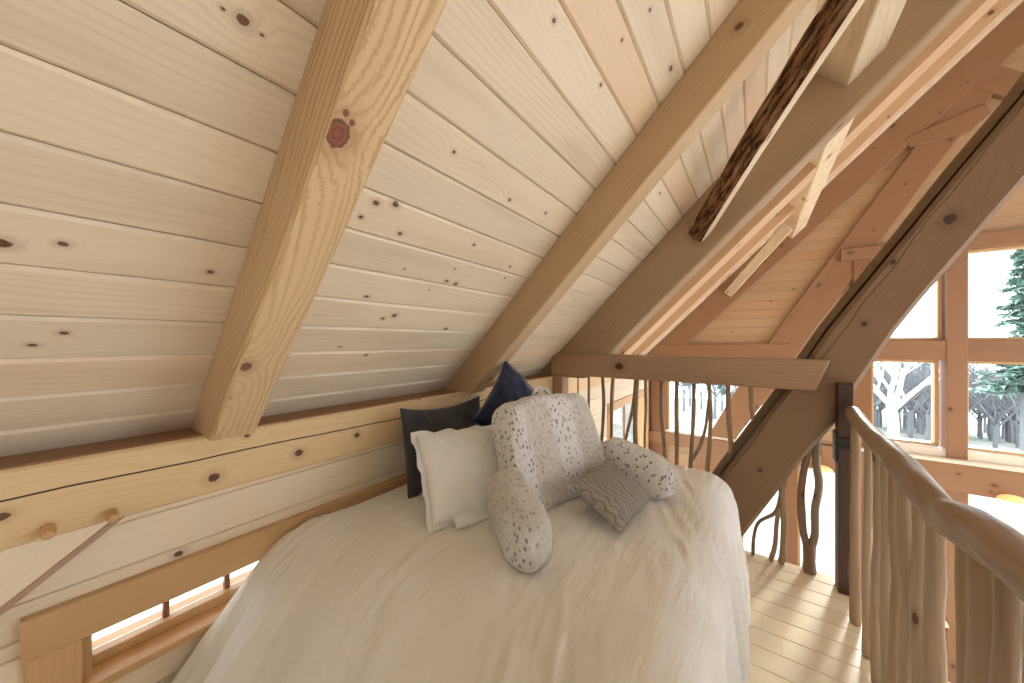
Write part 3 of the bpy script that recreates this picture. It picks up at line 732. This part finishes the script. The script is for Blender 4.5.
M['duvet'] = fabric('cream_duvet', (.80, .77, .72), (.77, .73, .66), weave=1600, bstr=.12, sheen=.15, scale=3, wrinkle=True)
local(mb, bo).build('duvet', M['duvet'], bed, smooth=True)
mb = MB(); box(mb, -1.46, -.25, .62, 2.26, .36, .70, .5, 'y'); local(mb, bo).build('mattress', M['sill'], bed)
mb = MB(); box(mb, -1.44, -.27, .64, 2.24, .0, .35, .5, 'y'); local(mb, bo).build('bed_base', M['timber'], bed)

# ------------------------------------------------------------------ cushions
def cushion_mesh(w, h, t, n=44, pinch=.07, seed=0, wr=.010, flange=0, sag=0, pw=.42):
    mb = MB(); vs = []; fs = []; uv = []
    def pos(s, q, side):
        x = w / 2 * s * (1 - pinch * (1 - q * q) * abs(s) ** 2); y = h / 2 * q * (1 - pinch * (1 - s * s) * abs(q) ** 2)
        prof = max(0, (1 - s * s)) ** pw * max(0, (1 - q * q)) ** pw
        rad = math.hypot(s, q); ang = math.atan2(q, s)
        nz = mnoise.noise(V((x * 9 + seed, y * 9, side * 2))) * wr * 1.2 + mnoise.noise(V((math.cos(ang) * 5 + seed, math.sin(ang) * 5, rad * 1.5))) * wr * 1.6 * rad * prof
        nz += wr * .8 * mnoise.noise(V((x * 26 + y * 11 + seed, y * 20, 3 + side)))
        z = side * (t / 2 * prof) + (nz * (.25 + prof) if True else 0) * side
        y -= sag * (1 - s * s) * (q + 1) / 2 * .5
        z += .012 * mnoise.noise(V((x * 5 + seed, y * 5, 12)))
        return V((x, y, z))
    for side in (1, -1):
        o = len(vs)
        for j in range(n + 1):
            for i in range(n + 1):
                s = math.sin((i / n * 2 - 1) * PI / 2 * .999); q = math.sin((j / n * 2 - 1) * PI / 2 * .999)
                vs.append(pos(s, q, side))
        for j in range(n):
            for i in range(n):
                f = (o + j * (n + 1) + i, o + j * (n + 1) + i + 1, o + (j + 1) * (n + 1) + i + 1, o + (j + 1) * (n + 1) + i)
                f = f if side > 0 else f[::-1]; fs.append(f); uv.append([(vs[k].x, vs[k].y) for k in f])
    mb.add(vs, fs, uv, .5); return mb
def place(o, cen, right, up):
    from mathutils import Matrix
    r = V(right).normalized(); u = V(up); u = (u - r * u.dot(r)).normalized(); f = r.cross(u)
    m = Matrix((r, u, f)).transposed().to_4x4(); m.translation = V(cen); o.matrix_world = m
M['charcoal'] = fabric('charcoal_satin', (.055, .052, .055), (.04, .038, .042), rough=.5, sheen=.2, bstr=.08)
M['navy'] = fabric('navy_velvet', (.008, .012, .05), (.005, .007, .03), rough=.75, sheen=.6, bstr=.1)
M['linen'] = fabric('white_linen', (.80, .78, .74), (.75, .73, .69), rough=.9, bstr=.15)
o = cushion_mesh(.60, .43, .13, seed=3, pinch=.05, sag=.05).build('cushion', M['charcoal'], smooth=True)
place(o, (-1.375, 1.33, .955), (-.02, 1, -.03), (-.18, 0, 1)); tag(o, 'charcoal grey satin cushion leaning against the wall beam', 'cushion', 'cushions on the bed')
o = cushion_mesh(.46, .46, .15, seed=9, pinch=.09).build('cushion', M['navy'], smooth=True)
rd = V((.22, .97, 0)); up = V((-.28, .06, .96))
place(o, (-1.17, 1.69, 1.075), rd * .71 + up * .71, -rd * .71 + up * .71); tag(o, 'navy blue velvet cushion standing on its corner', 'cushion', 'cushions on the bed')
mb = cushion_mesh(.47, .39, .13, seed=15, pinch=.03, wr=.005, pw=.3)
pil = mb.build('pillow', M['linen'], smooth=True)
place(pil, (-1.06, 1.185, .912), (.38, .925, -.03), (-.70, -.05, .72)); tag(pil, 'white pillow with a frilled edge, in front of the charcoal cushion', 'pillow', 'cushions on the bed')
fl_ = cushion_mesh(.40, .085, .045, n=24, seed=31, pinch=.03, pw=.3).build('folded_hem', M['linen'], pil, smooth=True); fl_.location = (.035, -.20, .028); fl_.rotation_euler = (-.5, 0, .03)
# frilled border of the white pillow
fr = MB(); vs = []; N = 160; w, h = .47, .39
for k in range(N):
    t = k / N * 4; s = t - int(t); e_ = int(t)
    c = [(-1 + 2 * s, -1), (1, -1 + 2 * s), (1 - 2 * s, 1), (-1, 1 - 2 * s)][e_]
    x, y = c[0] * w / 2 * (1 - .03 * (1 - c[1] ** 2)), c[1] * h / 2 * (1 - .03 * (1 - c[0] ** 2))
    for m_, ex in ((0, -.010), (1, .007), (2, .020)):
        l = math.hypot(x, y); nx = (1 if abs(c[0]) > .999 else 0) * math.copysign(1, c[0]); ny = (1 if abs(c[1]) > .999 else 0) * math.copysign(1, c[1])
        wv = math.sin(k * .55 + 2 * mnoise.noise(V((k * .1, 3, 0)))) * .006 * m_ + mnoise.noise(V((k * .3, 0, 0))) * .005 * m_
        vs.append(V((x + nx * ex, y + ny * ex, wv)))
fs = [(k * 3 + j, ((k + 1) % N) * 3 + j, ((k + 1) % N) * 3 + j + 1, k * 3 + j + 1) for k in range(N) for j in range(2)]
fr.add(vs, fs); f_o = fr.build('frill', M['linen'], None, smooth=True); f_o.parent = pil

# knitted small cushion
def knit():
    t = NT('grey_cable_knit'); uvn = t.n('ShaderNodeUVMap', uv_map='UVMap').outputs[0]; sp = t.n('ShaderNodeSeparateXYZ'); t.put(sp.inputs[0], uvn)
    u, v = sp.outputs[0], sp.outputs[1]
    zig = t.math('ADD', t.math('MULTIPLY', t.math('SINE', t.math('MULTIPLY', v, 110)), .005), t.math('MULTIPLY', t.noise(uvn, 28, 2), .03))
    rib = t.math('ABSOLUTE', t.math('SINE', t.math('MULTIPLY', t.math('ADD', u, zig), 120)))
    st = t.math('MULTIPLY', t.math('SINE', t.math('ADD', t.math('MULTIPLY', v, 700), t.math('MULTIPLY', u, 500))), .2)
    hgt = t.math('ADD', rib, st); co = t.n('ShaderNodeTexCoord').outputs['Object']
    c = t.mix(t.step(rib, .05, .6), (.24, .21, .175), (.42, .385, .33)); c = t.mix(t.math('MULTIPLY', t.noise(co, 300, 3), .5), c, (.28, .24, .20))
    return t.bsdf(c, .95, hgt, .9, .008, .1)
M['knit'] = knit()
o = cushion_mesh(.33, .25, .10, seed=21, pinch=.06, wr=.006).build('cushion', M['knit'], smooth=True)
place(o, (-.495, 1.435, .858), (.10, .96, .02), (-.80, .20, .48)); tag(o, 'small grey knitted cushion lying against the backrest pillow', 'cushion', 'cushions on the bed')

# backrest pillow with arms
def plush():
    t = NT('spotted_plush'); co = t.n('ShaderNodeTexCoord').outputs['UV']; oc = t.n('ShaderNodeTexCoord').outputs['Object']
    sp = t.n('ShaderNodeSeparateXYZ'); t.put(sp.inputs[0], oc)
    vo = t.n('ShaderNodeTexVoronoi', voronoi_dimensions='3D'); vo.inputs['Scale'].default_value = 58
    t.put(vo.inputs['Vector'], t.vmath('MULTIPLY', oc, (1.15, .8, .68)))
    sc = t.n('ShaderNodeSeparateColor'); t.put(sc.inputs[0], vo.outputs['Color'])
    spot = t.math('MULTIPLY', t.step(t.math('ADD', vo.outputs['Distance'], t.math('MULTIPLY', t.noise(oc, 260, 2), .25)), .36, .48, 1.0, 0.0), t.math('GREATER_THAN', sc.outputs[0], .18))
    band = t.math('MULTIPLY_ADD', t.math('SINE', t.math('MULTIPLY_ADD', sp.outputs[0], 22, 1.2)), .5, .5)
    bandn = t.step(t.math('ADD', band, t.math('MULTIPLY', t.math('SUBTRACT', t.noise(oc, 14, 3), .5), .7)), .35, .7)
    base = t.mix(bandn, (.68, .63, .56), (.82, .80, .77))
    fur = t.noise(t.vmath('MULTIPLY', oc, (110, 110, 70)), 1, 4, .7)
    base = t.mix(t.step(fur, .35, .8, 0, .55), base, (.42, .37, .32))
    base = t.mix(t.math('MULTIPLY', spot, t.math('MULTIPLY_ADD', bandn, .4, .5)), base, (.20, .18, .18))
    return t.bsdf(base, .95, t.math('ADD', fur, t.math('MULTIPLY', spot, -.4)), .8, .012, .1, Sheen_Weight=.5)
M['plush'] = plush()
def softbox(w, d, h, taper=1.0, e=.45, n=40, seed=0, wr=.012, fwd=0.0):
    """rounded plump box: superellipsoid, w x d x h, base at z=0; taper narrows the top"""
    mb = MB(); vs = []; uv = []; fs = []
    sg = lambda c, p: math.copysign(abs(c) ** p, c)
    for j in range(n + 1):
        ph = -PI / 2 + PI * j / n
        for i in range(2 * n):
            th = 2 * PI * i / (2 * n)
            x = sg(math.cos(ph), e) * sg(math.cos(th), e); y = sg(math.cos(ph), e) * sg(math.sin(th), e); z = sg(math.sin(ph), e)
            k = 1 + (taper - 1) * (z + 1) / 2
            p = V((x * w / 2 * k, y * d / 2, (z + 1) * h / 2)); nn = V((x, y, z)).normalized()
            p += nn * (mnoise.noise(p * 7 + V((seed, 0, 0))) * wr + mnoise.noise(p * 19 + V((0, seed, 0))) * wr * .5 + mnoise.noise(p * 45 + V((0, seed, 0))) * wr * .2)
            p.y += fwd * (p.z / h) ; vs.append(p)
    for j in range(n):
        for i in range(2 * n):
            i2 = (i + 1) % (2 * n); f = (j * 2 * n + i, j * 2 * n + i2, (j + 1) * 2 * n + i2, (j + 1) * 2 * n + i); fs.append(f)
            uv.append([(vs[k].x + vs[k].y * .6, vs[k].z + vs[k].y * .5) for k in f])
    mb.add(vs, fs, uv, .5); return mb
br = empty('backrest_pillow', (-.64, 1.42, .755)); br.rotation_euler = (0, 0, math.atan2(.958, .286))
tag(br, 'plush spotted backrest pillow with two arms, sitting on the bed', 'backrest pillow', 'cushions on the bed')
# local axes: +x = along the back (to the right), -y = facing out
def put(mb, f, name):
    mb.v = [tuple(f(V(p))) for p in mb.v]; return mb.build(name, M['plush'], br, smooth=True)
lean = math.radians(19)
def fb(p):
    y, z = p.y * math.cos(lean) + p.z * math.sin(lean), p.z * math.cos(lean) - p.y * math.sin(lean)
    return V((p.x, y + .09, z - .0))
put(softbox(.64, .20, .50, taper=.86, e=.42, seed=2, wr=.016), fb, 'back')
for s in (-1, 1):
    def fa(p, s=s):
        # softbox built as an upright block lying forward: y from back to tip
        t = (p.y + .19) / .38
        droop = 1 - .22 * max(0, 1 - t)
        return V((p.x * (.84 + .16 * t) + s * (.335 + ((.12 if s < 0 else .04) * (1 - t))), p.y - .055, p.z * droop))
    put(softbox(.20, .38, .25, taper=.86, e=.62, seed=5 + s, wr=.012), fa, 'arm')
# loop handle on top
mb = MB(); tube(mb, [V((-.06, .245, .475)), V((-.03, .25, .505)), V((.02, .25, .505)), V((.05, .245, .475))], [.012] * 4, n=8, per=5, flat=.6)
mb.build('carry_handle', M['plush'], br, smooth=True)

# ------------------------------------------------------------------ outdoors
def ground_z(x, y): return -3.0 - max(0, y - 20) * .13 + .25 * mnoise.noise(V((x * .07, y * .07, 0)))
mb = MB(); vs = []; n = 60
xs = [-70 + 140 * i / n for i in range(n + 1)]; ys = [7.2 + 90 * (j / n) ** 1.5 for j in range(n + 1)]
for y in ys:
    for x in xs: vs.append((x, y, ground_z(x, y) if y > 8 else -3.0))
fs = [(j * (n + 1) + i, j * (n + 1) + i + 1, (j + 1) * (n + 1) + i + 1, (j + 1) * (n + 1) + i) for j in range(n) for i in range(n)]
mb.add(vs, fs)
t = NT('pale_dormant_lawn'); co = t.n('ShaderNodeTexCoord').outputs['Object']
M['lawn'] = t.bsdf(t.mix(t.step(t.noise(co, .5, 5), .4, .65), (.27, .27, .25), (.15, .17, .135)), .9, t.noise(co, 6, 4), .4, .05, .1)
struct(mb.build('ground', M['lawn'], smooth=True))
mb = MB(); box(mb, -40, 40, -30, 7.15, -3.3, -2.95 - .1, .5, 'x'); M['gravel'] = plain('pale_gravel', (.62, .61, .58), .9, .2, 12); struct(mb.build('ground_around_house', M['gravel']))
M['barkgrey'] = plain('grey_trunk', (.2, .2, .2), .9, .3, 5); M['barkpale'] = plain('pale_trunk', (.62, .61, .60), .85, .2, 5)
M['needles'] = plain('spruce_needles', (.24, .36, .31), .8, .35, 3); M['twig'] = plain('bare_twigs', (.17, .17, .18), .9, .25, 3)
def branch(mb, p, d, L, r, lvl, rng, n=6):
    pts = [V(p)]; dd = V(d)
    for k in range(3):
        dd = (dd + V((rng.uniform(-1, 1), rng.uniform(-1, 1), rng.uniform(-.3, .5))) * .16).normalized(); pts.append(pts[-1] + dd * L / 3)
    tube(mb, pts, [r, r * .85, r * .7, r * .5], n=n, per=2, dome=False)
    if lvl == 0: return
    for k in range(rng.choice((3, 4)) if lvl > 1 else 4):
        q = pts[rng.choice((1, 2, 3))]
        nd = (dd + V((rng.uniform(-1, 1), rng.uniform(-1, 1), rng.uniform(-.2, .6))) * .85).normalized()
        branch(mb, q, nd, L * rng.uniform(.5, .75), r * .5, lvl - 1, rng, 5 if lvl > 1 else 4)
def bare_tree(name, h, mat, seed, lvl=4, r=.13):
    rng = random.Random(seed); mb = MB(); tube(mb, [V((0, 0, -.3)), V((.05, 0, h * .15)), V((0, .05, h * .3))], [r * 1.2, r, r * .9], n=8, per=2, dome=False)
    for k in range(4):
        a = k * 1.57 + rng.uniform(-.4, .4)
        branch(mb, V((0, .05, h * rng.uniform(.24, .3))), V((math.cos(a) * .6, math.sin(a) * .6, .8)).normalized(), h * .34, r * .62, lvl - 1, rng)
    return mb.build(name, mat, smooth=True)
def conifer(h, seed):
    rng = random.Random(seed); root = empty('evergreen_tree')
    mb = MB(); tube(mb, [V((0, 0, -.3)), V((0, 0, h * .5)), V((0, 0, h))], [h * .02, h * .012, .01], n=6, per=1, dome=False); mb.build('trunk', M['barkgrey'], root)
    mb = MB(); z = h * .36
    while z < h:
        R = (h - z) / h * h * .24 + .08; nb_ = 9
        for k in range(nb_):
            a = rng.uniform(0, 6.28); L = R * rng.uniform(.7, 1.1)
            for q in range(7):
                t = (q + .5) / 7; c = V((math.cos(a) * L * t, math.sin(a) * L * t, z - L * t * .25 + rng.uniform(-.05, .05)))
                s = h * .026 * (1.2 - .5 * t)
                for m_ in range(5):
                    dv = V((rng.uniform(-1, 1), rng.uniform(-1, 1), rng.uniform(-.5, .25))).normalized() * s * 1.7; sv = V((-dv.y, dv.x, rng.uniform(-.3, .3) * s)) * .35
                    mb.add([c - sv, c + sv, c + dv], [(0, 1, 2)])
        z += h * .035
    o = mb.build('foliage', M['needles'], root); return root
def copy_tree(o, parent=None):
    c = o.copy(); C.objects.link(c); c.parent = parent
    for ch in o.children: 
        d = ch.copy(); C.objects.link(d); d.parent = c
    return c
bt = bare_tree('bare_tree', 6.2, M['barkpale'], 5, 4, .17); q = on_y(893, 440, 20.5); bt.location = (q.x, 20.5, ground_z(q.x, 20.5)); bt.rotation_euler = (0, 0, 1.1)
tag(bt, 'pale bare branching tree seen through the window left of the mullion post', 'tree', kind='thing')
c0 = conifer(10.5, 3)
def put_tree(o, u_, Y, s, rz, lab, grp):
    q = on_y(u_, 400, Y); o.location = (q.x, Y, ground_z(q.x, Y) - .2); o.scale = (s,) * 3; o.rotation_euler = (0, 0, rz)
    tag(o, lab, 'tree', grp)
put_tree(c0, 1027, 22, .86, 0, 'nearest tall evergreen, at the right edge of the windows', 'evergreens outside the gable windows')
rg = random.Random(12)
for i, (u_, Y, s) in enumerate([(1058, 26, .9), (905, 44, .72), (925, 50, .74), (880, 48, .76), (690, 48, .8), (722, 42, .6), (940, 54, .7), (985, 56, .62)]):
    put_tree(copy_tree(c0), u_, Y, s, rg.uniform(0, 6), 'evergreen tree standing farther off beyond the gable windows', 'evergreens outside the gable windows')
b2 = bare_tree('woodland_tree', 7.0, M['twig'], 21, 4, .10)
for i in range(110):
    o = b2 if i == 0 else b2.copy()
    if i: C.objects.link(o)
    u_ = rg.uniform(845, 1060) if i < 95 else rg.uniform(655, 850); Y = rg.uniform(28, 56)
    put_tree(o, u_, Y, rg.uniform(.75, 1.05), rg.uniform(0, 6), 'bare grey tree in the woodland edge beyond the windows', 'bare trees of the woodland edge')

# ------------------------------------------------------------------ light and camera
w = bpy.data.worlds.new('World'); bpy.context.scene.world = w; w.use_nodes = True; nt = w.node_tree
bg = nt.nodes['Background']; bg.inputs[0].default_value = (.83, .90, 1.0, 1); bg.inputs[1].default_value = 2.8
sun = bpy.data.lights.new('sun', 'SUN'); sun.energy = 4; sun.angle = math.radians(14); sun.color = (1, .95, .87)
so = bpy.data.objects.new('sun', sun); C.objects.link(so); so.rotation_euler = V((.25, .93, .40)).to_track_quat('Z', 'Y').to_euler()
cam = bpy.data.cameras.new('camera'); cam.sensor_width = 36; cam.lens = 36 * F_PX / 1024; cam.clip_start = .02; cam.clip_end = 400
co = bpy.data.objects.new('camera', cam); C.objects.link(co); co.location = (0, 0, EYE); co.rotation_euler = (PI / 2, 0, math.atan2(SN, CS))
sc = bpy.context.scene; sc.camera = co
sc.view_settings.view_transform = 'Standard'; sc.view_settings.look = 'None'; sc.view_settings.gamma = 1; sc.view_settings.use_curve_mapping = False
sc.view_settings.exposure = 1.27
sc.cycles.max_bounces = 10; sc.cycles.diffuse_bounces = 6; sc.cycles.transparent_max_bounces = 12
try: sc.cycles.use_denoising = True
except Exception: pass
